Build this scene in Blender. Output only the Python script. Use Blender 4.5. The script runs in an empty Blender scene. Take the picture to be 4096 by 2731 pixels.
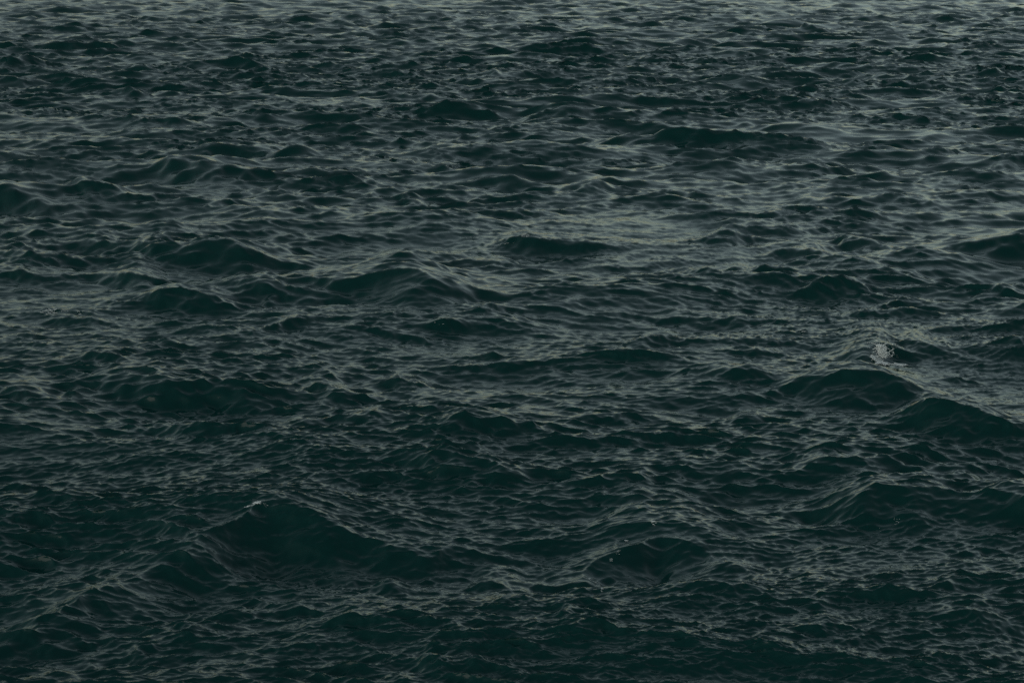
import bpy, math
import numpy as np

# ------------------------------------------------------------------ camera, sky, sun, exposure
sc = bpy.context.scene
CAM_H = 7.0
cam_d = bpy.data.cameras.new('camera')
cam = bpy.data.objects.new('camera', cam_d)
sc.collection.objects.link(cam)
cam.location = (0, 0, CAM_H)
cam.rotation_euler = (math.radians(90 - 11.6), 0, 0)
cam_d.lens = 70
cam_d.sensor_width = 36
cam_d.clip_start = 0.1
cam_d.clip_end = 20000
cam_d.dof.use_dof = True
cam_d.dof.focus_distance = 33
cam_d.dof.aperture_fstop = 5.6
sc.camera = cam

SUN_EL, SUN_AZ = math.radians(5), math.radians(-138)      # azimuth from +Y towards +X
w = bpy.data.worlds.new('World')
sc.world = w
w.use_nodes = True
nt = w.node_tree
nt.nodes.clear()
sky = nt.nodes.new('ShaderNodeTexSky')
sky.sky_type = 'NISHITA'
sky.sun_disc = False
sky.sun_elevation = SUN_EL
sky.sun_rotation = SUN_AZ
sky.dust_density = 2.0
sky.air_density = 1.0
sky.ozone_density = 1.0
hsv = nt.nodes.new('ShaderNodeHueSaturation')
hsv.inputs['Saturation'].default_value = 0.48
bg = nt.nodes.new('ShaderNodeBackground')
bg.inputs['Strength'].default_value = 0.12
out = nt.nodes.new('ShaderNodeOutputWorld')
gam = nt.nodes.new('ShaderNodeGamma')
gam.inputs['Gamma'].default_value = 1.35
cap = nt.nodes.new('ShaderNodeMix')                # thin overcast: no bright aureole round the low sun
cap.data_type = 'RGBA'
cap.blend_type = 'DARKEN'
cap.inputs['Factor'].default_value = 1.0
cap.inputs[7].default_value = (2.9, 3.0, 2.7, 1)
nt.links.new(sky.outputs[0], cap.inputs[6])
nt.links.new(cap.outputs[2], gam.inputs['Color'])
nt.links.new(gam.outputs[0], hsv.inputs['Color'])
tint = nt.nodes.new('ShaderNodeMix')
tint.data_type = 'RGBA'
tint.blend_type = 'MULTIPLY'
tint.inputs['Factor'].default_value = 1.0
tint.inputs[7].default_value = (0.93, 1.0, 0.96, 1)
nt.links.new(hsv.outputs[0], tint.inputs[6])
nt.links.new(tint.outputs[2], bg.inputs['Color'])
nt.links.new(bg.outputs[0], out.inputs['Surface'])

sd = bpy.data.lights.new('sun', 'SUN')
sd.energy = 0.6
sd.angle = math.radians(70)
sd.color = (1.0, 0.95, 0.88)
so = bpy.data.objects.new('sun', sd)
sc.collection.objects.link(so)
so.rotation_euler = (math.radians(90) - SUN_EL, 0, math.pi - SUN_AZ)

sc.view_settings.view_transform = 'Standard'
sc.view_settings.look = 'None'
sc.view_settings.exposure = 0.3
sc.view_settings.gamma = 1
sc.view_settings.use_curve_mapping = False
sc.cycles.use_denoising = False

# ------------------------------------------------------------------ the sea
rng = np.random.default_rng(11)

def wave_tile(L, N, lam_lo, lam_hi, slope, direction, spread, chop):
    """One tile of a wind sea: height and sideways displacement of the waves between two lengths."""
    k1 = 2 * np.pi * np.fft.fftfreq(N, L / N)
    kx, ky = np.meshgrid(k1, k1)
    k = np.hypot(kx, ky)
    k[0, 0] = 1
    lk = np.log(k)
    lo, hi = np.log(2 * np.pi / lam_hi), np.log(2 * np.pi / lam_lo)
    band = 1 / (1 + np.exp(-(lk - lo) * 9)) / (1 + np.exp((lk - hi) * 9))
    c = np.cos(np.arctan2(ky, kx) - direction)
    d = np.where(c > 0, np.abs(c) ** spread, 0.25 * np.abs(c) ** spread) + 0.02
    amp = band * k ** -2 * np.sqrt(d)
    amp[0, 0] = 0
    amp[(k > 2 * np.pi / lam_lo * 2) | (k < 2 * np.pi / lam_hi / 2)] = 0
    H = amp * (rng.standard_normal((N, N)) + 1j * rng.standard_normal((N, N)))
    sx = np.fft.ifft2(1j * kx * H).real
    sy = np.fft.ifft2(1j * ky * H).real
    H = H * (slope / math.sqrt((sx ** 2 + sy ** 2).mean()))
    h = np.fft.ifft2(H).real
    dx = np.fft.ifft2(1j * kx / k * H).real * chop
    dy = np.fft.ifft2(1j * ky / k * H).real * chop
    return np.stack([h, dx, dy], -1).astype(np.float32)

def sample(tex, x, y, L, rot):
    N = tex.shape[0]
    c, s = math.cos(rot), math.sin(rot)
    u = ((x * c + y * s) / L * N) % N
    v = ((-x * s + y * c) / L * N) % N
    i, j = u.astype(np.int32), v.astype(np.int32)
    fu, fv = (u - i)[..., None].astype(np.float32), (v - j)[..., None].astype(np.float32)
    i %= N; j %= N
    i1, j1 = (i + 1) % N, (j + 1) % N
    t = (tex[j, i] * (1 - fu) + tex[j, i1] * fu) * (1 - fv) + (tex[j1, i] * (1 - fu) + tex[j1, i1] * fu) * fv
    return t[..., 0], t[..., 1] * c - t[..., 2] * s, t[..., 1] * s + t[..., 2] * c

# polar sheet round the camera's foot: fine where the water is near, coarser behind and towards the horizon
fine = np.linspace(-18.5, 18.5, 961)
side = np.concatenate([np.linspace(19.5, 60, 28), np.linspace(66, 294, 39), np.linspace(300, 340.5, 28)])
FPX = 1024 * 70 / 36
FAR = 58.0
near_r, far_r = [0.6], [FAR]
while near_r[-1] < FAR:
    r = near_r[-1]
    step = (r * r + CAM_H ** 2) / (CAM_H * FPX) / 1.7
    if r < 16.2: step = 0.12
    near_r.append(r + step)
near_r[-1] = FAR
while far_r[-1] < 9000:
    r = far_r[-1]
    step = (r * r + CAM_H ** 2) / (CAM_H * FPX) / min(4.8, 1.7 + (r - FAR) * 0.06)
    if r > 400: step = r * 0.02
    if r > 600: step = r * 0.05
    far_r.append(r + step)

def lowfreq(x, y, scale, seed):
    g = np.random.default_rng(seed).standard_normal((64, 64))
    u, v = (x / scale) % 64, (y / scale) % 64
    i, j = u.astype(int), v.astype(int)
    fu, fv = u - i, v - j
    fu, fv = fu * fu * (3 - 2 * fu), fv * fv * (3 - 2 * fv)
    i1, j1 = (i + 1) % 64, (j + 1) % 64
    i %= 64; j %= 64
    return (g[j, i] * (1 - fu) + g[j, i1] * fu) * (1 - fv) + (g[j1, i] * (1 - fu) + g[j1, i1] * fu) * fv

# CRESTS-BEGIN  wave crests, left to right: (x, y, length of the front face), metres
CRESTS = [
((-10.88,63.75,0.47),(-9.78,64.03,1.2),(-8.83,64.12,1.37),(-8.07,64.17,1.08),(-7.43,64.43,0.6)),
((-10.92,58.71,0.5),(-9.8,58.31,1.07),(-8.63,57.75,1.37),(-7.72,57.47,0.9),(-7.15,57.37,0.38)),
((-12.56,54.98,0.14),(-11.85,54.38,1.07),(-11.33,53.82,0.79),(-10.73,53.25,0.48),(-10.05,52.59,0.27)),
((-22.07,98.71,0.14),(-20.99,98.11,0.79),(-19.94,97.21,0.34)),
((-26.29,123.23,0.79),(-24.5,124.34,1.01),(-23.37,126.21,1.19),(-22.81,126.22,0.31)),
((-26.48,103.71,0.57),(-25.72,105.33,0.86),(-24.89,106.13,0.33)),
((-13.61,74.76,0.29),(-12.65,73.98,0.65),(-12.05,73.37,0.34)),
((-18.28,88.02,0.15),(-17.48,87.62,0.71),(-16.48,86.49,0.5),(-15.68,85.63,0.15)),
((-7.29,57.79,0.06),(-6.55,58.18,0.57),(-5.85,58.14,0.81),(-5.23,58.07,0.34)),
((-7.29,63.22,0.49),(-6.75,63.43,0.83),(-6.1,63.65,0.49)),
((-13.55,52.35,0.48),(-12.94,51.94,0.73),(-12.34,51.39,0.5),(-11.53,50.68,0.22)),
((-20.36,100.03,0.09),(-19.68,99.62,0.54),(-18.87,98.47,0.09)),
((-17.06,92.52,0.12),(-16.67,94.21,0.45),(-16.31,95.83,0.52),(-15.92,96.47,0.08)),
((-13.49,80.11,0.07),(-12.65,80.43,0.43),(-11.7,80.11,0.07)),
((-14.59,101.28,0.16),(-13.49,100.89,0.66),(-12.35,100.19,0.37)),
((-24.6,147.85,0.4),(-22.89,140.65,0.12)),
((-16.47,110.43,0.22),(-15.64,112.16,0.39),(-14.84,113.73,0.35)),
((-14.56,157.6,0.36),(-13.57,155.57,0.61),(-12.62,153.78,0.51)),
((-27.42,153.28,0.26),(-25.8,151.72,0.61),(-24.12,149.68,0.25)),
((-10.58,70.11,0.17),(-10.05,71.21,0.31),(-9.5,72.27,0.17)),
((-24.08,118.59,0.51),(-21.89,118.62,0.26)),
((0.04,76.58,0.13),(0.91,77.19,0.62),(1.54,77.38,1.57),(2,77.16,1.19),(2.63,77.13,1.2),(3.03,76.94,0.36),(3.59,76.71,0.1)),
((-2.98,77.98,0.1),(-2.3,78.65,0.73),(-1.6,78.54,0.73),(-0.71,77.98,0.1)),
((-5.62,86.52,0.12),(-4.19,86.25,0.69),(-3.14,85.6,0.51),(-1.85,85.03,0.19)),
((-4.68,90.91,0.08),(-4.3,91.36,0.73),(-3.62,91.31,0.56),(-2.93,91.2,0.21)),
((-2.51,101.63,0.09),(-1.58,100.42,0.67),(-0.83,99.14,0.88),(-0.6,98.26,0.13)),
((0.79,99.5,0.09),(1.85,100.81,0.8),(2.72,99.55,0.28)),
((2.81,97.46,0.08),(3.79,98.69,0.92),(4.53,98.78,0.23)),
((5.21,84.56,0.22),(6.09,85.46,0.54),(7.62,86.76,0.61)),
((0.22,62.82,0.21),(0.65,62.85,0.47),(1.16,62.78,0.22),(1.73,62.77,0.16)),
((-1.19,56.12,0.27),(-0.56,56.01,0.66),(-0.05,55.92,0.87),(0.45,55.66,0.55),(0.95,55.53,0.24)),
((1.39,58.52,0.06),(1.75,58.69,0.57),(2.23,58.59,0.16)),
((1.6,55.04,0.53),(2.09,54.74,0.86),(2.41,54.59,0.97),(2.77,54.43,0.62),(3.1,54.39,0.36)),
((-3.15,53.46,0.06),(-2.85,53.15,0.52),(-2.5,52.6,0.37),(-2.33,52.38,0.12)),
((-2.48,50.47,0.08),(-1.8,50.52,0.5),(-1.03,50.28,0.36),(0.1,50.08,0.23)),
((0.18,50.3,0.15),(0.52,50.39,0.49),(1.01,50.36,0.23)),
((0.76,48.41,0.05),(0.98,48.53,0.48),(1.31,48.46,0.14)),
((-5,56.75,0.42),(-4.35,56.63,0.58),(-3.52,56.38,0.42)),
((3.06,67.42,0.21),(3.67,67.45,0.66),(4.46,67.13,0.29),(5.91,66.99,0.47)),
((5.51,69.73,0.27),(6.2,70.33,0.55)),
((-6.4,73.14,0.09),(-5.74,73.11,0.39),(-4.97,72.97,0.39),(-4.41,72.63,0.08)),
((-4.48,74.79,0.12),(-3.42,74.9,0.4),(-2.3,74.83,0.26),(-1.52,74.9,0.17)),
((-6.35,140.26,0.18),(-4.69,140.2,0.62),(-3.23,139.79,0.24)),
((-10.39,119.62,0.21),(-9.41,119.58,0.47),(-8.42,119.25,0.15)),
((-3.84,109.64,0.13),(-2.78,109.48,0.51),(-2.04,109.12,0.11)),
((-5.6,112.38,0.11),(-5,111.95,0.52),(-4.22,110.99,0.12)),
((0.49,138.33,0.16),(1.2,138.05,0.46),(1.91,137.34,0.16)),
((2.49,162.68,0.4),(3.29,166.49,0.29)),
((4.78,151.37,0.19),(5.74,147.14,0.58),(6.45,143.53,0.16)),
((7.62,124.24,0.1),(8.46,124.49,0.5),(9.45,124.13,0.12)),
((-1.45,87.48,0.09),(-0.8,87.6,0.41),(-0.15,87.48,0.09)),
((0.31,88.53,0.04),(0.64,88.48,0.41),(1.09,87.59,0.06)),
((-4.32,66.98,0.05),(-4.13,67.12,0.44),(-3.92,66.98,0.05)),
((-0.56,66.57,0.17),(0.14,66.45,0.35),(0.73,66.33,0.17)),
((-5.44,65.4,0.1),(-4.72,64.83,0.42),(-4.04,64.07,0.1)),
((-2.78,60.63,0.12),(-2.17,60.06,0.31),(-1.94,59.9,0.49),(-1.39,59.29,0.18)),
((2.31,65.93,0.08),(2.38,65.87,0.43),(2.76,64.91,0.11)),
((14.65,94.35,0.12),(15.28,95.27,0.77),(15.8,93.73,0.85),(16.36,92.14,0.3),(17.23,90.17,0.15)),
((5.48,67.39,0.93),(5.97,67.13,1.42),(6.64,66.86,1),(7.4,66.47,0.76),(8.15,66.11,0.59),(8.93,65.98,0.54),(9.84,65.45,0.23)),
((20.07,146.9,0.16),(20.86,146.3,0.98),(21.52,144.89,0.74),(22.9,142.79,0.27)),
((11,116.06,0.19),(11.58,115.89,0.71),(12.54,115.22,0.21)),
((9.44,81.26,0.13),(10.01,81.02,0.61),(10.61,80.55,0.13)),
((12.97,63.5,0.14),(13.52,63.83,0.65),(14.1,64.09,0.23)),
((4.41,53.94,0.45),(4.98,53.54,0.59),(5.39,53.13,0.29)),
((7.63,53.14,0.26),(8.16,52.95,0.47),(9.06,52.65,0.47),(9.83,52.5,0.41),(10.73,52.29,0.26)),
((5.67,49.23,0.35),(6.61,49.6,0.63),(7.46,49.84,0.22)),
((8.11,49.19,0.05),(8.64,49.27,0.57),(9.07,49.16,0.38),(9.47,49.11,0.08)),
((11.01,49.92,0.08),(11.61,50.08,0.59),(12.29,49.61,0.21)),
((14.41,60.31,0.23),(15.1,60.91,0.43),(15.87,61.56,0.49)),
((16.53,68.05,0.17),(17.09,68.27,0.48),(17.6,68.43,0.36)),
((26.23,116.1,0.19),(26.98,116.33,0.77),(27.54,116.15,0.18)),
((7.24,59.31,0.11),(7.76,59.5,0.49),(8.16,59.53,0.1)),
((6.54,58.56,0.17),(7,58.05,0.34),(7.43,57.65,0.17)),
((14.11,143.62,0.15),(15.65,142.15,0.76),(17.1,140.24,0.75),(17.72,138.61,0.12)),
((19.93,124.07,0.13),(21.7,125.89,0.59),(23.21,127.01,0.32)),
((20.17,120.03,0.15),(21.52,120.1,0.48),(22.27,119.82,0.31)),
((15.72,110.52,0.21),(16.81,110.63,0.66),(17.62,110.56,0.2)),
((8,99.02,0.39),(8.16,98.21,0.14)),
((6.74,83.19,0.53),(7.67,83.2,0.36),(8.48,83.21,0.18)),
((12.39,90.13,0.06),(13.02,90.31,0.48),(13.63,89.41,0.41),(14.41,88.49,0.42),(15.27,87.36,0.12)),
((12.31,84.42,0.07),(12.77,84.55,0.45),(13.25,84.39,0.08)),
((14.75,85.1,0.09),(15.51,84.41,0.46),(15.77,83.74,0.05)),
((12.06,71.19,0.09),(12.81,71.49,0.53),(13.35,71.52,0.08)),
((16.68,80.86,0.05),(17.28,80.29,0.44),(17.69,79.43,0.07)),
((14.16,76.28,0.05),(14.96,75.74,0.31),(15.63,75.1,0.36),(16.32,74.42,0.06)),
((11.42,79.45,0.06),(12.19,79.84,0.43),(12.92,79.96,0.11)),
((34.37,142.18,0.21),(35.48,142.02,0.69),(36.06,141.73,0.58)),
((28.47,132.73,0.13),(29.36,133.18,0.54),(29.89,132.92,0.1)),
((7.34,78.83,0.05),(7.91,78.7,0.32),(8.44,78.18,0.05)),
((5.61,60.42,0.06),(5.76,60.32,0.4),(5.93,60,0.07)),
((-10.09,45.13,0.31),(-9.47,44.77,0.75),(-8.65,44.36,0.96),(-8.1,43.87,1.04),(-7.33,43.28,1.01),(-6.43,42.71,1.2),(-5.58,42.1,1.24),(-5.34,41.96,0.76),(-5,41.8,0.42)),
((-8.66,40.51,0.2),(-8.11,40.22,0.57),(-7.68,39.88,0.98),(-7.24,39.61,0.89),(-6.95,39.46,0.45),(-6.75,39.36,0.2)),
((-6.21,39.75,0.04),(-5.64,39.5,0.4),(-5.18,39.22,0.86),(-4.89,39.03,1.24),(-4.66,38.85,0.99),(-4.47,38.72,0.64),(-3.91,38.42,0.45),(-3.3,38.04,0.22)),
((-7.12,37.76,0.29),(-6.64,37.62,0.65),(-6.15,37.47,0.68),(-5.74,37.38,0.48),(-5.33,37.29,0.29)),
((-4.68,34.09,0.02),(-4.4,34.75,0.09),(-4.13,35.21,0.36),(-3.96,35.38,0.77),(-3.76,35.5,0.52),(-3.57,35.54,0.12)),
((-8.7,36.15,0.1),(-8.23,36.05,0.31),(-7.77,35.91,0.39),(-7.41,35.78,0.14)),
((-8.86,34.68,0.14),(-8.59,34.64,0.35),(-8.39,34.6,0.18)),
((-7.87,32.9,0.06),(-7.62,32.92,0.34),(-7.34,32.89,0.06)),
((-7.3,32.47,0.17),(-6.92,32.3,0.35),(-6.61,32.22,0.32),(-6.23,32.07,0.13)),
((-7.15,30.68,0.1),(-6.65,30.52,0.2),(-6.31,30.46,0.59),(-6.03,30.35,0.82),(-5.5,30.15,0.84),(-5.16,30.04,0.64)),
((-5.25,30.68,0.16),(-5.12,30.77,0.31),(-4.99,30.86,0.12)),
((-4.82,30.04,0.31),(-4.58,30.02,0.52),(-4.33,30.01,0.82),(-3.96,30.03,0.81),(-3.78,30.05,0.63),(-3.44,30.05,0.36)),
((-6.94,29.76,0.09),(-6.7,29.89,0.41),(-6.44,29.97,0.22)),
((-3.66,31.01,0.16),(-3.25,30.68,0.37),(-2.89,30.34,0.58),(-2.68,30.08,0.44),(-2.5,29.92,0.25)),
((-3.02,29.07,0.03),(-2.84,29.09,0.3),(-2.66,29.04,0.11)),
((-3.43,28.18,0.19),(-3.17,28.2,0.36),(-2.78,28.18,0.25),(-2.36,28.22,0.41)),
((-5.24,27.91,0.2),(-4.83,27.74,0.38),(-4.44,27.58,0.36),(-4.1,27.45,0.27)),
((-5.71,28.33,0.09),(-5.54,28.34,0.24),(-5.32,28.32,0.1)),
((-4.08,28.18,0.07),(-3.91,28.22,0.34),(-3.65,28.2,0.24)),
((-11.24,43.17,0.69),(-10.7,42.84,0.93),(-10.14,42.51,0.9),(-9.74,42.31,0.52)),
((-7.81,37.48,0.07),(-7.6,37.45,0.29),(-7.33,37.34,0.1)),
((-6.57,35.04,0.08),(-6.47,35.08,0.22),(-6.37,35.09,0.06)),
((-6.11,33.6,0.08),(-5.8,33.6,0.3),(-5.64,33.58,0.16)),
((-7.95,30.14,0.25),(-7.42,29.86,0.36),(-6.95,29.6,0.2)),
((-10.57,40.55,0.18),(-10.18,40.45,0.4),(-9.64,40.23,0.24)),
((-9.72,39.27,0.11),(-9.48,39.29,0.33),(-9.23,39.2,0.06)),
((-11.05,45.58,0.16),(-10.83,45.51,0.29),(-10.59,45.38,0.1)),
((-4.27,39.52,0.75),(-3.64,39.12,0.98),(-2.96,38.83,1.24),(-2.42,38.63,1.5),(-1.93,38.32,1.24),(-1.64,38.27,1.46),(-1.35,38.12,1.17),(-1.06,38.1,0.85),(-0.65,38.04,0.32)),
((-2.58,42.35,0.27),(-2.15,42.16,0.44),(-1.99,42.05,0.13)),
((-1.08,45.41,0.09),(-0.77,45.41,0.3),(-0.56,45.33,0.07)),
((-0.53,44.99,0.17),(-0.19,44.91,0.54),(0.19,44.8,0.68),(0.59,44.59,0.62),(0.99,44.44,0.31),(1.52,44.26,0.25)),
((-1.34,42.64,0.18),(-0.66,42.65,0.63),(-0.21,42.59,0.47),(0.24,42.54,0.13)),
((0.94,39.39,0.05),(1.21,39.44,0.39),(1.6,39.38,0.22)),
((2.09,40.81,0.05),(2.5,40.9,0.34),(2.87,40.85,0.21)),
((0.19,38.49,0.08),(0.45,38.44,0.31),(0.63,38.35,0.07)),
((-1.51,35.12,0.12),(-1.33,35.16,0.36),(-0.98,35.2,0.34),(-0.74,35.23,0.13)),
((-0.76,36.18,0.08),(-0.4,36.46,0.28),(-0.01,36.73,0.18)),
((-0.61,32.78,0.05),(-0.41,32.8,0.26),(-0.25,32.79,0.37),(-0.14,32.75,0.07)),
((-1.04,32.04,0.14),(-0.55,32.09,0.18),(-0.06,32.17,0.24),(0.53,32.23,0.17)),
((0.17,34.32,0.04),(0.38,34.38,0.29),(0.62,34.36,0.09)),
((1.79,33.16,0.05),(2.11,33.52,0.34),(2.39,33.78,0.42)),
((0.92,31.93,0.07),(1.21,31.95,0.3),(1.36,31.94,0.1)),
((1.38,32.5,0.08),(1.65,32.43,0.26),(2.02,32.34,0.25),(2.29,32.24,0.2)),
((-2.1,30.93,0.07),(-1.91,30.98,0.26),(-1.58,30.98,0.24),(-1.25,31.01,0.16)),
((-3.38,31,0.23),(-3.1,30.74,0.39),(-2.84,30.5,0.41),(-2.64,30.3,0.14)),
((0.16,31.41,0.05),(0.47,31.51,0.27),(0.76,31.55,0.13)),
((-0.72,28.14,0.09),(-0.49,28.23,0.29),(-0.29,28.24,0.37),(-0.14,28.26,0.2)),
((-0.5,28.84,0.05),(-0.34,28.87,0.29),(-0.21,28.85,0.05)),
((-0.05,28.41,0.1),(0.12,28.39,0.36),(0.32,28.33,0.21)),
((-1.66,29.49,0.11),(-1.32,29.49,0.27),(-0.96,29.47,0.15)),
((-1.19,27.39,0.19),(-0.86,27.44,0.4),(-0.54,27.47,0.53),(-0.26,27.48,0.49),(0.05,27.5,0.23)),
((0.53,26.84,0.14),(0.99,26.98,0.18),(1.41,27.12,0.29),(1.63,27.23,0.3),(1.95,27.34,0.35)),
((0.86,28.25,0.08),(1.21,28.3,0.29),(1.58,28.31,0.16)),
((0.82,29.09,0.08),(1.06,29.05,0.2),(1.3,29,0.08)),
((1.25,29.84,0.04),(1.41,29.88,0.25),(1.62,29.86,0.09)),
((-2.52,35.79,0.13),(-2.2,35.84,0.26),(-1.82,35.89,0.23)),
((-4.16,38.44,0.19),(-3.8,38.31,0.34),(-3.34,38.11,0.19)),
((-2.68,34.94,0.14),(-2.24,34.72,0.26),(-1.8,34.48,0.17),(-1.48,34.34,0.17)),
((-2.01,31.93,0.14),(-1.72,31.96,0.19),(-1.29,32.05,0.14)),
((4.42,45.39,0.29),(4.74,45.49,1.02),(5.02,45.55,0.95),(5.29,45.57,0.6),(5.96,45.67,0.27)),
((5.49,43.55,0.05),(6.03,43.58,0.59),(6.49,43.38,1.01),(6.83,43.25,0.55),(7.38,42.97,0.12)),
((7.41,45.68,0.16),(7.63,45.35,0.45),(7.87,44.94,0.68),(8.16,44.46,0.4),(8.47,43.96,0.24)),
((8.67,45.38,0.1),(9.61,45.64,0.33),(10.27,45.83,0.45),(10.48,45.83,0.1)),
((9.15,43.7,0.07),(9.77,43.99,0.45),(10.62,44.06,0.68),(11.46,44.07,0.78)),
((4.26,42.01,0.29),(4.76,41.62,0.58),(5.03,41.27,0.36),(5.31,41.06,0.28)),
((3.43,41.57,0.31),(3.6,41.37,0.41),(3.93,40.85,0.34),(4.3,40.23,0.06)),
((5.76,39.12,0.1),(6.4,39.27,0.54),(6.9,39.36,0.49),(7.21,39.45,0.28)),
((7.13,39.34,0.08),(7.62,39.41,0.38),(8.04,39.41,0.13)),
((8.77,38.11,0.11),(9.2,38.24,0.46),(9.56,38.25,0.21)),
((9.45,39.31,0.18),(9.78,38.95,0.45),(10.07,38.53,0.4)),
((10.04,40.27,0.14),(10.37,40.6,0.33),(10.65,40.84,0.31)),
((3.03,36.58,0.34),(3.58,36.48,0.59),(3.92,36.34,0.42),(4.43,36.17,0.24)),
((6.21,36.45,0.09),(6.52,36.5,0.3),(7.01,36.59,0.52),(7.49,36.6,0.49),(7.65,36.59,0.18)),
((5.17,35.21,0.07),(5.42,35.44,0.36),(5.57,35.52,0.05)),
((7.32,34.69,0.05),(7.77,34.83,0.24),(8.21,34.87,0.18),(8.78,35.01,0.26),(9.2,35.1,0.29)),
((2.96,33.72,0.08),(3.22,33.75,0.21),(3.65,33.75,0.14),(4.25,33.81,0.29)),
((3.93,32.78,0.05),(4.13,32.82,0.28),(4.43,32.81,0.11)),
((4.85,31.88,0.04),(5.4,32.26,0.37),(5.76,32.48,0.81),(6,32.56,1.01),(6.21,32.65,0.78),(6.41,32.79,0.27)),
((6.6,33.4,0.12),(6.8,33.22,0.49),(7.02,32.96,0.31),(7.22,32.81,0.33),(7.38,32.61,0.16)),
((8.13,33.3,0.04),(8.47,33.3,0.35),(8.72,33.19,0.25)),
((4.35,30.39,0.15),(4.63,30.36,0.5),(4.94,30.26,0.9),(5.25,30.16,1.03),(5.74,30.06,1.06),(5.96,30.02,0.86),(6.19,30,0.54),(6.41,29.94,0.24)),
((3.07,31.06,0.13),(3.3,31.05,0.37),(3.63,31.01,0.47),(3.91,30.95,0.26),(4.09,30.91,0.08)),
((6.84,31.04,0.07),(7.17,31.11,0.32),(7.45,31.09,0.11)),
((5.08,27.59,0.05),(5.46,28.05,0.09),(5.76,28.27,0.51),(6.01,28.21,0.9),(6.17,28.13,1.19),(6.29,28,1.26),(6.46,27.79,1.22),(6.65,27.61,1.03),(6.79,27.49,0.68),(6.99,27.35,0.35),(7.19,27.1,0.09),(7.39,26.67,0.05)),
((2.98,28.36,0.07),(3.35,28.46,0.32),(3.62,28.52,0.4),(3.88,28.55,0.13)),
((2.32,27.72,0.23),(2.69,27.52,0.22),(3.01,27.35,0.16)),
((4,28.1,0.06),(4.16,28.04,0.23),(4.38,27.92,0.06)),
((5.65,36.25,0.04),(5.78,36.28,0.25),(5.9,36.25,0.04)),
((4.12,30.05,0.03),(4.38,30.26,0.21),(4.77,30.51,0.26),(4.94,30.57,0.03)),
((-4.74,23.66,0.07),(-4.53,23.73,0.25),(-4.34,23.76,0.1)),
((-4.81,24.41,0.06),(-4.54,24.5,0.21),(-4.36,24.54,0.12)),
((-5.69,23.56,0.15),(-5.35,23.58,0.3),(-5.12,23.61,0.25),(-4.83,23.55,0.05)),
((-6.38,23.87,0.27),(-6,23.7,0.36),(-5.69,23.54,0.22)),
((-3.55,19.56,0.05),(-3.41,19.53,0.22),(-3.29,19.44,0.09)),
((-3.69,18.86,0.1),(-3.39,19.07,0.15),(-3.26,19.18,0.35),(-3.18,19.21,0.09)),
((-2.05,19.44,0.17),(-1.82,19.48,0.27),(-1.67,19.51,0.28)),
((-2.35,18.78,0.09),(-2.14,18.82,0.23),(-1.92,18.85,0.15)),
((-6.06,22.6,0.12),(-5.72,22.68,0.21),(-5.3,22.78,0.13)),
((-5.43,21.89,0.09),(-5.17,21.96,0.2),(-4.94,21.98,0.06)),
((-3.23,19.98,0.1),(-2.96,20.05,0.22),(-2.66,20.08,0.14),(-2.31,20.14,0.17)),
((-6.65,24.96,0.18),(-6.38,25.03,0.27),(-6.12,25.03,0.06)),
((-5.51,20.45,0.11),(-5.12,20.47,0.26),(-4.74,20.45,0.11)),
((-5.09,18.78,0.1),(-4.78,18.97,0.21),(-4.46,19.15,0.15)),
((-2.37,24.79,0.03),(-2.11,24.89,0.26),(-1.79,24.94,0.17),(-1.58,24.93,0.03)),
((-0.87,22.48,0.03),(-0.66,22.6,0.12),(-0.45,22.57,0.33),(-0.31,22.53,0.13),(-0.19,22.48,0.03)),
((-1.78,21.96,0.03),(-1.64,21.97,0.21),(-1.43,21.98,0.26),(-1.19,21.97,0.06)),
((-1.7,21.19,0.04),(-1.54,21.2,0.22),(-1.4,21.18,0.32),(-1.22,21.13,0.19),(-1.08,21.07,0.05)),
((-2.12,21.56,0.18),(-1.86,21.51,0.18)),
((-1.17,21.48,0.06),(-0.9,21.58,0.19),(-0.6,21.66,0.09)),
((-0.49,21.19,0.04),(-0.29,21.31,0.32),(-0.13,21.32,0.38),(0.06,21.35,0.35),(0.17,21.35,0.13),(0.41,21.36,0.02)),
((0.56,20.89,0.08),(0.76,20.85,0.21),(0.97,20.79,0.17)),
((0.26,20.02,0.06),(0.44,20.01,0.21),(0.6,19.99,0.32),(0.76,19.97,0.24),(0.93,19.96,0.12)),
((0.43,19.41,0.02),(0.53,19.57,0.18),(0.61,19.63,0.3),(0.68,19.66,0.13)),
((-0.69,20.24,0.08),(-0.57,20.24,0.24),(-0.38,20.2,0.16),(-0.09,20.21,0.3),(0.07,20.17,0.33),(0.27,20.11,0.06)),
((-0.94,18.11,0.03),(-0.83,18.12,0.27),(-0.74,18.1,0.39),(-0.61,18.05,0.22),(-0.44,18.01,0.35),(-0.32,17.97,0.22),(-0.21,17.93,0.06)),
((0.49,19.28,0.06),(0.61,19.28,0.24),(0.7,19.26,0.09)),
((0.36,18.9,0.06),(0.63,18.9,0.24),(0.75,18.91,0.29),(0.88,18.9,0.19),(1.11,18.88,0.08)),
((-1.94,19.62,0.18),(-1.7,19.48,0.21),(-1.57,19.38,0.05)),
((-1.48,19.21,0.05),(-1.36,19.22,0.13),(-1.22,19.21,0.05)),
((-1.71,18.42,0.04),(-1.51,18.46,0.14),(-1.35,18.47,0.03)),
((0.58,24.58,0.08),(0.96,24.71,0.25),(1.24,24.8,0.35),(1.65,24.93,0.53),(1.92,24.97,0.11)),
((0.98,24.16,0.03),(1.14,24.27,0.17),(1.33,24.33,0.06),(1.5,24.44,0.19)),
((-1.38,25.66,0.27),(-0.98,25.51,0.66),(-0.5,25.37,0.82),(-0.11,25.25,0.57),(0.38,25.22,0.26)),
((0.87,19.73,0.02),(1.04,19.74,0.11),(1.24,19.72,0.03)),
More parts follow.
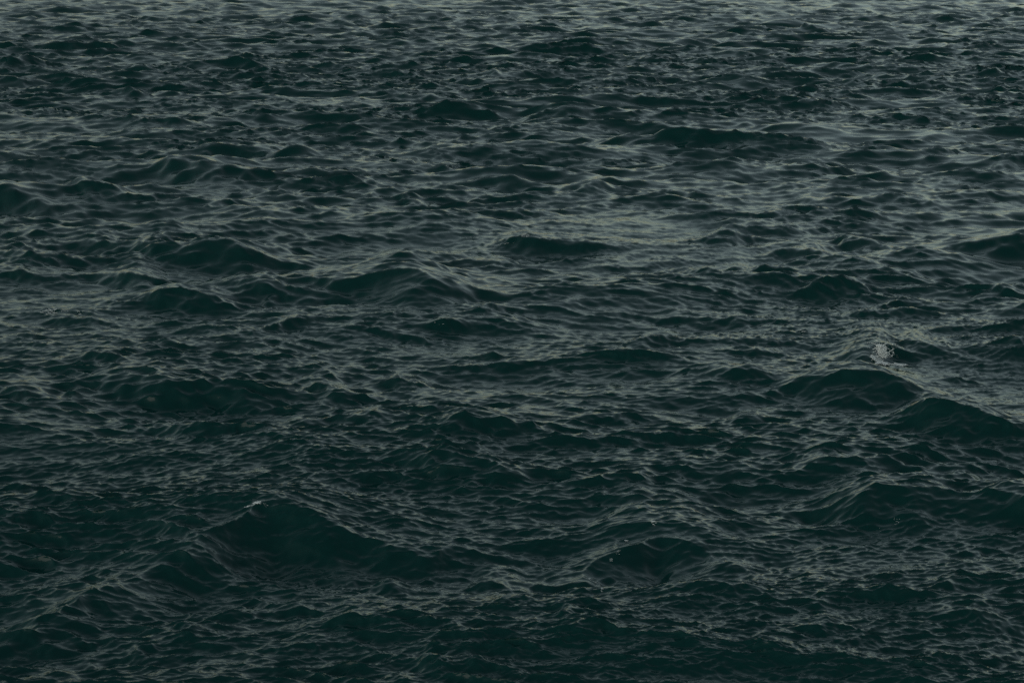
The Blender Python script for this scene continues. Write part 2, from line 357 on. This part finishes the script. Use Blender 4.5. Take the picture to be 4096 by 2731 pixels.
((3.5,25.33,0.06),(3.93,25.58,0.37),(4.33,25.61,0.58),(4.93,25.64,0.75),(5.53,25.67,0.32)),
((3.75,23.79,0.25),(4.08,23.78,0.7),(4.5,23.76,0.75),(4.78,23.8,0.88),(5.17,23.9,1.02),(5.41,23.98,0.92)),
((5.52,25.11,0.06),(5.69,25.18,0.35),(5.83,25.19,0.37),(5.97,25.13,0.28),(6.25,25.08,0.08)),
((6.46,25.55,0.06),(6.63,25.54,0.33),(6.79,25.51,0.2)),
((5.17,22.18,0.08),(5.29,22.11,0.24),(5.4,21.98,0.06)),
((3.89,20.8,0.06),(4.07,20.91,0.15),(4.21,20.97,0.05)),
((2.45,21.94,0.04),(2.67,21.81,0.23),(2.89,21.65,0.1)),
((2.61,19.93,0.05),(2.75,19.93,0.22),(2.89,19.88,0.05)),
((1.75,20.57,0.14),(2.07,20.49,0.26),(2.41,20.4,0.2),(2.63,20.35,0.11)),
((2.7,19.19,0.02),(2.98,19.27,0.21),(3.17,19.29,0.35),(3.26,19.28,0.34),(3.39,19.28,0.16),(3.55,19.22,0.03)),
((4.47,20.54,0.02),(4.63,20.59,0.11),(4.78,20.62,0.23),(4.9,20.61,0.1)),
((3,20.95,0.07),(3.19,20.94,0.22),(3.42,20.92,0.19),(3.58,20.91,0.11)),
((2.29,18.51,0.07),(2.6,18.61,0.27),(2.78,18.67,0.3),(3,18.73,0.14)),
((3.91,18.6,0.02),(4.08,18.54,0.17),(4.27,18.43,0.16),(4.54,18.31,0.07)),
((4.32,19.75,0.1),(4.62,19.67,0.27),(4.88,19.6,0.3),(5.08,19.54,0.13)),
((3.76,20.24,0.07),(4.03,20.26,0.15),(4.27,20.26,0.1))]
# CRESTS-END
CRESTS.append(((-5.6, 18.6, .2), (-4.95, 19.38, .5), (-4.0, 21.23, .85), (-3.55, 21.91, 1.05), (-3.0, 22.7, 1.3), (-2.6, 22.7, 1.1), (-1.95, 22.42, .75), (-.9, 21.98, .4)))   # the tall near crest
CRESTS.append(((.5, 21.5, .2), (.99, 21.78, .45), (1.33, 22.16, .72), (1.66, 22.54, .95), (1.95, 22.12, .8), (2.34, 21.47, .5), (2.78, 20.92, .25)))   # the peaked near wave
WIND = math.radians(-90)
#        L     N     lo    hi   slope dir  spread chop rot gust
BANDS = [(131., 1024, 3.0, 8.5, 0.085, 0.15, 4.0, 0.7, 0.20, 0),
         (53.0, 1024, 1.2, 3.0, 0.095, -.30, 4.0, 0.85, -.31, .20),
         (23.0, 2048, .48, 1.2, 0.115, 0.30, 5.0, 1.1, 0.47, .40),
         (11.3, 2048, .20, .48, 0.165, -.25, 7.0, 1.0, -.13, .60),
         (5.9,  2048, .075, .20, 0.190, 0.25, 8.0, 0.8, 0.71, .70),
         (3.7,  2048, .03, .075, 0.180, -.05, 8.0, 0.5, 0.33, .70)]
TILES = [wave_tile(L, N, lo, hi, slope, WIND + dr - rot, spread, chop)
         for L, N, lo, hi, slope, dr, spread, chop, rot, gust in BANDS]
STEEP, BACK = 0.36, 0.14

def add_crests(ang, rad, X0, Y0, ncol):
    swell, face = np.zeros_like(X0), np.zeros_like(X0)
    first = ang[:ncol]
    for ci, pts in enumerate(CRESTS):
        p = np.array(pts)
        th, rc, lf = np.arctan2(p[:, 0], p[:, 1]), np.hypot(p[:, 0], p[:, 1]), p[:, 2]
        lf = np.minimum(lf, 1.45 * np.median(lf)); lmax = lf.max()
        th = np.concatenate([[th[0] - 3.8 * lf[0] / rc[0] - .002], th, [th[-1] + 3.8 * lf[-1] / rc[-1] + .002]])   # both ends run out to nothing
        rc = np.concatenate([[rc[0]], rc, [rc[-1]]])
        lf = np.concatenate([[0.0], lf, [0.0]])
        c0, c1 = int(np.searchsorted(first, th[0])), int(np.searchsorted(first, th[-1]))
        r0, r1 = int(np.searchsorted(rad, rc.min() - 2.2 * lmax)), int(np.searchsorted(rad, rc.max() + 5 * lmax))
        if c1 - c0 < 2 or r1 - r0 < 1: continue
        a = ang[c0:c1]
        fa = np.linspace(th[0] - .01, th[-1] + .01, 400)
        n = int(1.15 * lmax / rc.mean() / (fa[1] - fa[0])) // 2 * 2 + 5    # rounded corners
        ker = np.hanning(n + 2)[1:-1]; ker /= ker.sum()
        def soft(v):
            q = np.convolve(np.pad(np.interp(fa, th, v), n // 2, 'edge'), ker, 'valid')
            return np.interp(a, fa, q)
        rl, ll = soft(rc), soft(lf)
        u = a * rl / lmax
        rl = rl + lmax * (lowfreq(u, np.full_like(a, 7.3 * ci), 1.1, 3) * 0.08 + lowfreq(u, np.full_like(a, 3.1 * ci), 0.4, 4) * 0.02)
        ll = ll * (1 + 0.14 * lowfreq(u, np.full_like(a, 5.7 * ci), 0.7, 5)) + 1e-4
        slant = np.maximum(1 / np.sqrt(1 + (np.gradient(rl) / (np.gradient(a) * rl)) ** 2), 0.35)
        xs, ys = X0[r0:r1, c0:c1] / lmax, Y0[r0:r1, c0:c1] / lmax
        tt = (rl[None, :] - rad[r0:r1, None]) * slant[None, :]      # metres in front of the crest
        tt = tt + lmax * (0.11 * lowfreq(xs, ys, 0.5, 8) + 0.05 * lowfreq(xs, ys, 0.21, 9))
        H = STEEP * ll[None, :]
        front = np.clip(1 - tt / (ll[None, :] * 1.05), 0, 1) ** 1.28
        back = np.clip(1 + tt / (H / BACK * 1.5), 0, 1) ** 1.8
        swell[r0:r1, c0:c1] += (H * np.where(tt > 0, front, back)) ** 3
        on = np.clip(tt / (0.12 * lmax), 0, 1) * np.clip((ll[None, :] * 0.95 - tt) / (0.4 * lmax), 0, 1) * np.clip(ll[None, :] / 0.5, 0, 1)
        face[r0:r1, c0:c1] = np.maximum(face[r0:r1, c0:c1], on)
    return np.cbrt(swell), face

def surface(ang, rad, ncol):
    """Position of every vertex of one zone of the sheet, and the slope of the ripples too fine for its mesh."""
    A, R = np.meshgrid(ang, rad)
    X0, Y0 = R * np.sin(A), R * np.cos(A)
    row = np.gradient(rad)[:, None]
    col = np.gradient(ang)[None, :].clip(0.0001, 0.1) * R
    gap = np.maximum(row, col)
    X, Y, Z, lost = X0.copy(), Y0.copy(), np.zeros_like(X0), np.zeros_like(X0)
    swell, face = add_crests(ang, rad, X0, Y0, ncol)
    Z += swell
    for bi, (L, N, lo, hi, slope, dr, spread, chop, rot, gust) in enumerate(BANDS):
        h, dx, dy = sample(TILES[bi], X0, Y0, L, rot)
        g = keep = np.clip(math.sqrt(lo * hi) / (1.4 * gap) - 0.35, 0, 1)
        if gust:
            g = keep * np.clip(1 + gust * lowfreq(X0 + 31 * bi, Y0, 2.6 + 0.6 * bi, bi), .25, 1.9)
        if bi > 1:
            g = g * (1 - 0.20 * face)                               # steep fronts are sleeker
        if bi < 5:
            g = g * (1 + (1.0 if bi else 0.8) * np.clip((R - 36) / 60, 0, 1))       # rougher further out
        X += dx * g; Y += dy * g; Z += h * g
        lost += (slope * (1 - keep)) ** 2
    return np.stack([X, Y, Z], -1), np.sqrt(lost)

ang_n = np.radians(np.concatenate([fine, side]))
ang_f = np.radians(np.concatenate([fine[::2], side]))
near_r, far_r = np.array(near_r), np.array(far_r)
pn, ln = surface(ang_n, near_r, len(fine))
pf, lf_ = surface(ang_f, far_r, len(fine[::2]))
nf = len(fine)
pf[0, :(nf + 1) // 2] = pn[-1, 0:nf:2]; pf[0, (nf + 1) // 2:] = pn[-1, nf:]          # one shared seam
pn[-1, 1:nf - 1:2] = (pn[-1, 0:nf - 2:2] + pn[-1, 2:nf:2]) / 2
print('sea', pn.shape, pf.shape, 2 * (pn.size + pf.size) // 3)

def mesh_from(name, co, quads):
    me = bpy.data.meshes.new(name)
    me.vertices.add(len(co)); me.vertices.foreach_set('co', co.astype(np.float32).ravel())
    n = len(quads)
    me.loops.add(n * 4); me.loops.foreach_set('vertex_index', quads.astype(np.int32).ravel())
    me.polygons.add(n)
    me.polygons.foreach_set('loop_start', np.arange(n, dtype=np.int32) * 4)
    me.polygons.foreach_set('use_smooth', np.ones(n, dtype=bool))
    me.update(calc_edges=True)
    return me


def grid_quads(nr, nc, off):
    idx = np.arange(nr * nc).reshape(nr, nc) + off
    nxt = np.roll(idx, -1, axis=1)
    return np.stack([idx[:-1], idx[1:], nxt[1:], nxt[:-1]], -1).reshape(-1, 4)[:, ::-1]

quads = np.concatenate([grid_quads(*pn.shape[:2], 0), grid_quads(*pf.shape[:2], pn.shape[0] * pn.shape[1])])
me = mesh_from('water', np.concatenate([pn.reshape(-1, 3), pf.reshape(-1, 3)]), quads)
at = me.attributes.new('unresolved_ripple', 'FLOAT', 'POINT')
at.data.foreach_set('value', np.concatenate([ln.ravel(), lf_.ravel()]).astype(np.float32))
water = bpy.data.objects.new('water', me)
sc.collection.objects.link(water)
water['kind'] = 'structure'
water['label'] = 'dark teal choppy open sea filling the whole view'

m = bpy.data.materials.new('sea_water')
m.use_nodes = True
t = m.node_tree
b = t.nodes['Principled BSDF']
b.inputs['Base Color'].default_value = (0.002, 0.036, 0.034, 1)
b.inputs['IOR'].default_value = 1.333
tc = t.nodes.new('ShaderNodeTexCoord')
mp = t.nodes.new('ShaderNodeMapping'); mp.inputs['Scale'].default_value = (22, 50, 22)
t.links.new(tc.outputs['Object'], mp.inputs['Vector'])
nz = t.nodes.new('ShaderNodeTexNoise'); nz.inputs['Scale'].default_value = 1.0
nz.inputs['Detail'].default_value = 3; nz.inputs['Roughness'].default_value = 0.55
t.links.new(mp.outputs[0], nz.inputs['Vector'])
bp = t.nodes.new('ShaderNodeBump'); bp.inputs['Strength'].default_value = 1.0; bp.inputs['Distance'].default_value = 0.0015
t.links.new(nz.outputs['Fac'], bp.inputs['Height'])
t.links.new(bp.outputs[0], b.inputs['Normal'])
an = t.nodes.new('ShaderNodeAttribute'); an.attribute_name = 'unresolved_ripple'
mr = t.nodes.new('ShaderNodeMapRange')
mr.inputs['From Max'].default_value = 0.2; mr.inputs['To Min'].default_value = 0.04; mr.inputs['To Max'].default_value = 0.12
t.links.new(an.outputs['Fac'], mr.inputs['Value'])
t.links.new(mr.outputs[0], b.inputs['Roughness'])
me.materials.append(m)
# ---- foam
near_flat = pn[:, :nf].reshape(-1, 3)

def sea_z(x, y):
    """Height of the water at a point."""
    k = int(np.searchsorted(near_r, math.hypot(x, y)))
    seg = pn[max(0, k - 30):k + 30, :nf].reshape(-1, 3)
    return float(seg[np.argmin((seg[:, 0] - x) ** 2 + (seg[:, 1] - y) ** 2), 2])

fm = bpy.data.materials.new('foam')
fm.use_nodes = True
ft = fm.node_tree
fb = ft.nodes['Principled BSDF']
fb.inputs['Roughness'].default_value = 0.55
fb.inputs['IOR'].default_value = 1.333
fn = ft.nodes.new('ShaderNodeTexNoise'); fn.inputs['Scale'].default_value = 60
fr = ft.nodes.new('ShaderNodeValToRGB')
fr.color_ramp.elements[0].position = 0.35; fr.color_ramp.elements[0].color = (0.62, 0.70, 0.70, 1)
fr.color_ramp.elements[1].position = 0.62; fr.color_ramp.elements[1].color = (0.93, 0.94, 0.93, 1)
fc = ft.nodes.new('ShaderNodeTexCoord')
ft.links.new(fc.outputs['Object'], fn.inputs['Vector'])
ft.links.new(fn.outputs['Fac'], fr.inputs['Fac'])
ft.links.new(fr.outputs['Color'], fb.inputs['Base Color'])

P = (1 + 5 ** .5) / 2
ICO = np.array([(-1, P, 0), (1, P, 0), (-1, -P, 0), (1, -P, 0), (0, -1, P), (0, 1, P), (0, -1, -P), (0, 1, -P),
                (P, 0, -1), (P, 0, 1), (-P, 0, -1), (-P, 0, 1)]) / math.hypot(1, P)
ICO_F = [(0, 11, 5), (0, 5, 1), (0, 1, 7), (0, 7, 10), (0, 10, 11), (1, 5, 9), (5, 11, 4), (11, 10, 2), (10, 7, 6), (7, 1, 8),
         (3, 9, 4), (3, 4, 2), (3, 2, 6), (3, 6, 8), (3, 8, 9), (4, 9, 5), (2, 4, 11), (6, 2, 10), (8, 6, 7), (9, 8, 1)]
frng = np.random.default_rng(5)

class Bubbles:
    """Collects lumpy foam blobs and droplets, then links them as one mesh."""
    def __init__(self): self.v, self.f = [], []
    def blob(self, x, y, z, s, flat=(1, 1, 1), tilt=0.0):
        n = len(self.v) * 12
        b = ICO * (0.75 + 0.5 * frng.random((12, 1))) * s * np.array(flat)
        c, q = math.cos(tilt), math.sin(tilt)
        b = np.stack([b[:, 0] * c - b[:, 2] * q, b[:, 1], b[:, 0] * q + b[:, 2] * c], -1)
        self.v.append(b + (x, y, z)); self.f += [tuple(i + n for i in t_) for t_ in ICO_F]
    def build(self, name, parent=None, origin=(0, 0, 0)):
        v = np.concatenate(self.v)
        if parent is None: v = v - origin
        me_ = bpy.data.meshes.new(name)
        me_.from_pydata(v.tolist(), [], self.f)
        me_.materials.append(fm)
        o = bpy.data.objects.new(name, me_)
        sc.collection.objects.link(o)
        if parent is not None: o.parent = parent
        else: o.location = origin
        return o

def tag(o, label, cat, group=None):
    o['label'], o['category'] = label, cat
    if group: o['group'] = group
    return o

def lie(bub, x0, y0, cx, cy, rx, ry, n, s, lift=0.0, local=True, skew=0.0):
    """Lacy foam lying on the water in an ellipse: strings of blobs with gaps between them."""
    for _ in range(n):
        a, q = frng.uniform(0, 2 * math.pi), math.sqrt(frng.random())
        ex, ey = cx + rx * q * math.cos(a), cy + ry * q * math.sin(a)
        ex += skew * (ey - cy)
        d = frng.normal(0, .35)
        for k in range(int(frng.integers(1, 5))):
            px, py = ex + k * s * 1.5 * math.cos(d), ey + k * s * 3.0 * math.sin(d)
            z = sea_z(x0 + px, y0 + py)
            bub.blob(px if local else x0 + px, py if local else y0 + py, z + lift, s * frng.uniform(.45, 1.1), (1.5, 1.5, .5))

# the splash of a wave breaking on itself
SX, SY = 6.15, 32.25
splash = bpy.data.objects.new('wave_splash', None)
sc.collection.objects.link(splash)
splash.location = (SX, SY, 0)
tag(splash, 'white splash of broken water thrown up on a dark wave crest at right', 'splash')
zb = max(sea_z(SX + dx, SY + .1) for dx in (-.1, 0, .1, .2))
b1 = Bubbles(); lie(b1, SX, SY, -.13, -.20, .13, .24, 90, .016, .010); b1.build('foam_patch', splash)['kind'] = 'stuff'
b2 = Bubbles(); lie(b2, SX, SY, .19, -.08, .11, .13, 60, .014, .010, skew=.35); lie(b2, SX, SY, .33, -.02, .05, .08, 14, .011, .008); b2.build('foam_patch', splash)['kind'] = 'stuff'
b3 = Bubbles()                                                      # the thrown-up tongue of white water
for _ in range(480):
    h = frng.random() ** .8
    wdt = .055 + .05 * (1 - h)
    b3.blob(-.035 + .075 * (1 - h) + frng.normal(0, wdt * .6), .10 + frng.normal(0, .05), zb - .03 + .21 * h, frng.uniform(.006, .014), (1.5, 1, .7), frng.normal(-.6, .5))
for _ in range(70):                                                 # solid white core
    h = frng.random()
    b3.blob(-.03 + .07 * (1 - h) + frng.normal(0, .022), .10 + frng.normal(0, .03), zb - .02 + .15 * h, frng.uniform(.014, .026), (1.6, 1, .7), frng.normal(-.6, .4))
b3.build('thrown_water', splash)['kind'] = 'stuff'
for path in ([(-.06, .10), (-.075, .19), (-.10, .27)], [(.05, .06), (.10, .05), (.16, .09), (.18, .13)], [(-.10, .17), (-.17, .215), (-.25, .22)], [(.0, .16), (.03, .20), (.07, .21)]):
    bj = Bubbles()
    pp = np.array(path)
    for q in np.linspace(0, 1, 20):
        g_ = q * (len(pp) - 1); i0 = min(int(g_), len(pp) - 2); c_ = pp[i0] + (pp[i0 + 1] - pp[i0]) * (g_ - i0)
        if frng.random() < .8:
            bj.blob(c_[0] + frng.normal(0, .006), .10 + frng.normal(0, .012), zb + c_[1], frng.uniform(.004, .009))
    bj.build('water_jet', splash)['kind'] = 'stuff'
bd = Bubbles()
for _ in range(110):
    bd.blob(frng.normal(.02, .13), .1 + frng.normal(0, .1), zb + abs(frng.normal(.05, .11)), frng.uniform(.002, .0055))
for _ in range(22):
    bd.blob(.165 + frng.normal(0, .006), .1, zb + frng.uniform(-.02, .22), frng.uniform(.003, .006))
o = bd.build('droplets', splash); o['kind'] = 'stuff'

# small flecks of foam on other crests: (x, y, [strokes: dx, dy, rx, ry, count, size]), label
FLECKS = [
    (-3.066, 22.89, [(.0, .0, .030, .02, 22, .007), (-.075, -.03, .05, .02, 16, .005), (.10, -.04, .05, .03, 7, .003)],
     'short bright white fleck of foam on the tall near crest at left'),
    (1.672, 22.82, [(0, 0, .014, .02, 14, .006)], 'tiny white fleck on the tip of the peaked near wave'),
    (1.339, 22.51, [(0, 0, .018, .015, 10, .004)], 'tiny pale fleck on the shoulder of the peaked near wave'),
    (1.140, 21.90, [(0, 0, .020, .02, 9, .0035), (.08, .12, .04, .04, 8, .003)], 'thin broken fleck low on the left flank of the peaked near wave'),
    (0.864, 21.44, [(0, 0, .035, .06, 10, .003), (.06, -.1, .02, .02, 5, .003)], 'loose pale foam bits in the trough left of the peaked near wave'),
    (0.974, 20.65, [(0, 0, .010, .08, 8, .003)], 'thin upright thread of foam below the peaked near wave'),
    (-8.642, 36.77, [(-.06, .05, .16, .25, 42, .007), (.25, 0, .08, .1, 9, .005), (.55, -.1, .05, .06, 8, .006)],
     'faint bluish patch of foam by the left edge of the photo at mid height'),
    (0.287, 44.85, [(0, 0, .09, .10, 26, .007), (-.5, -.08, .28, .05, 22, .0045)], 'thin foam line on the broad dark crest in the middle distance'),
    (5.171, 34.93, [(0, 0, .07, .25, 26, .006)], 'small slanted foam streak on a crest left of the splash'),
    (-1.325, 35.19, [(0, 0, .10, .06, 9, .004)], 'few pale foam specks on a small mid crest left of centre'),
    (4.665, 23.20, [(0, 0, .05, .08, 10, .0025), (-.24, -.12, .03, .05, 4, .002)], 'faint bubbles on the smooth face of the large wave at lower right'),
]
for x, y, strokes, label in FLECKS:
    bb = Bubbles()
    for dx, dy, rx, ry, n, s_ in strokes:
        lie(bb, x, y, dx, dy, rx, ry, n, s_ * 1.3, s_ * .6, local=False)
    o = bb.build('foam_fleck', None, (x, y, sea_z(x, y)))
    tag(o, label, 'foam', 'small foam flecks on the waves')
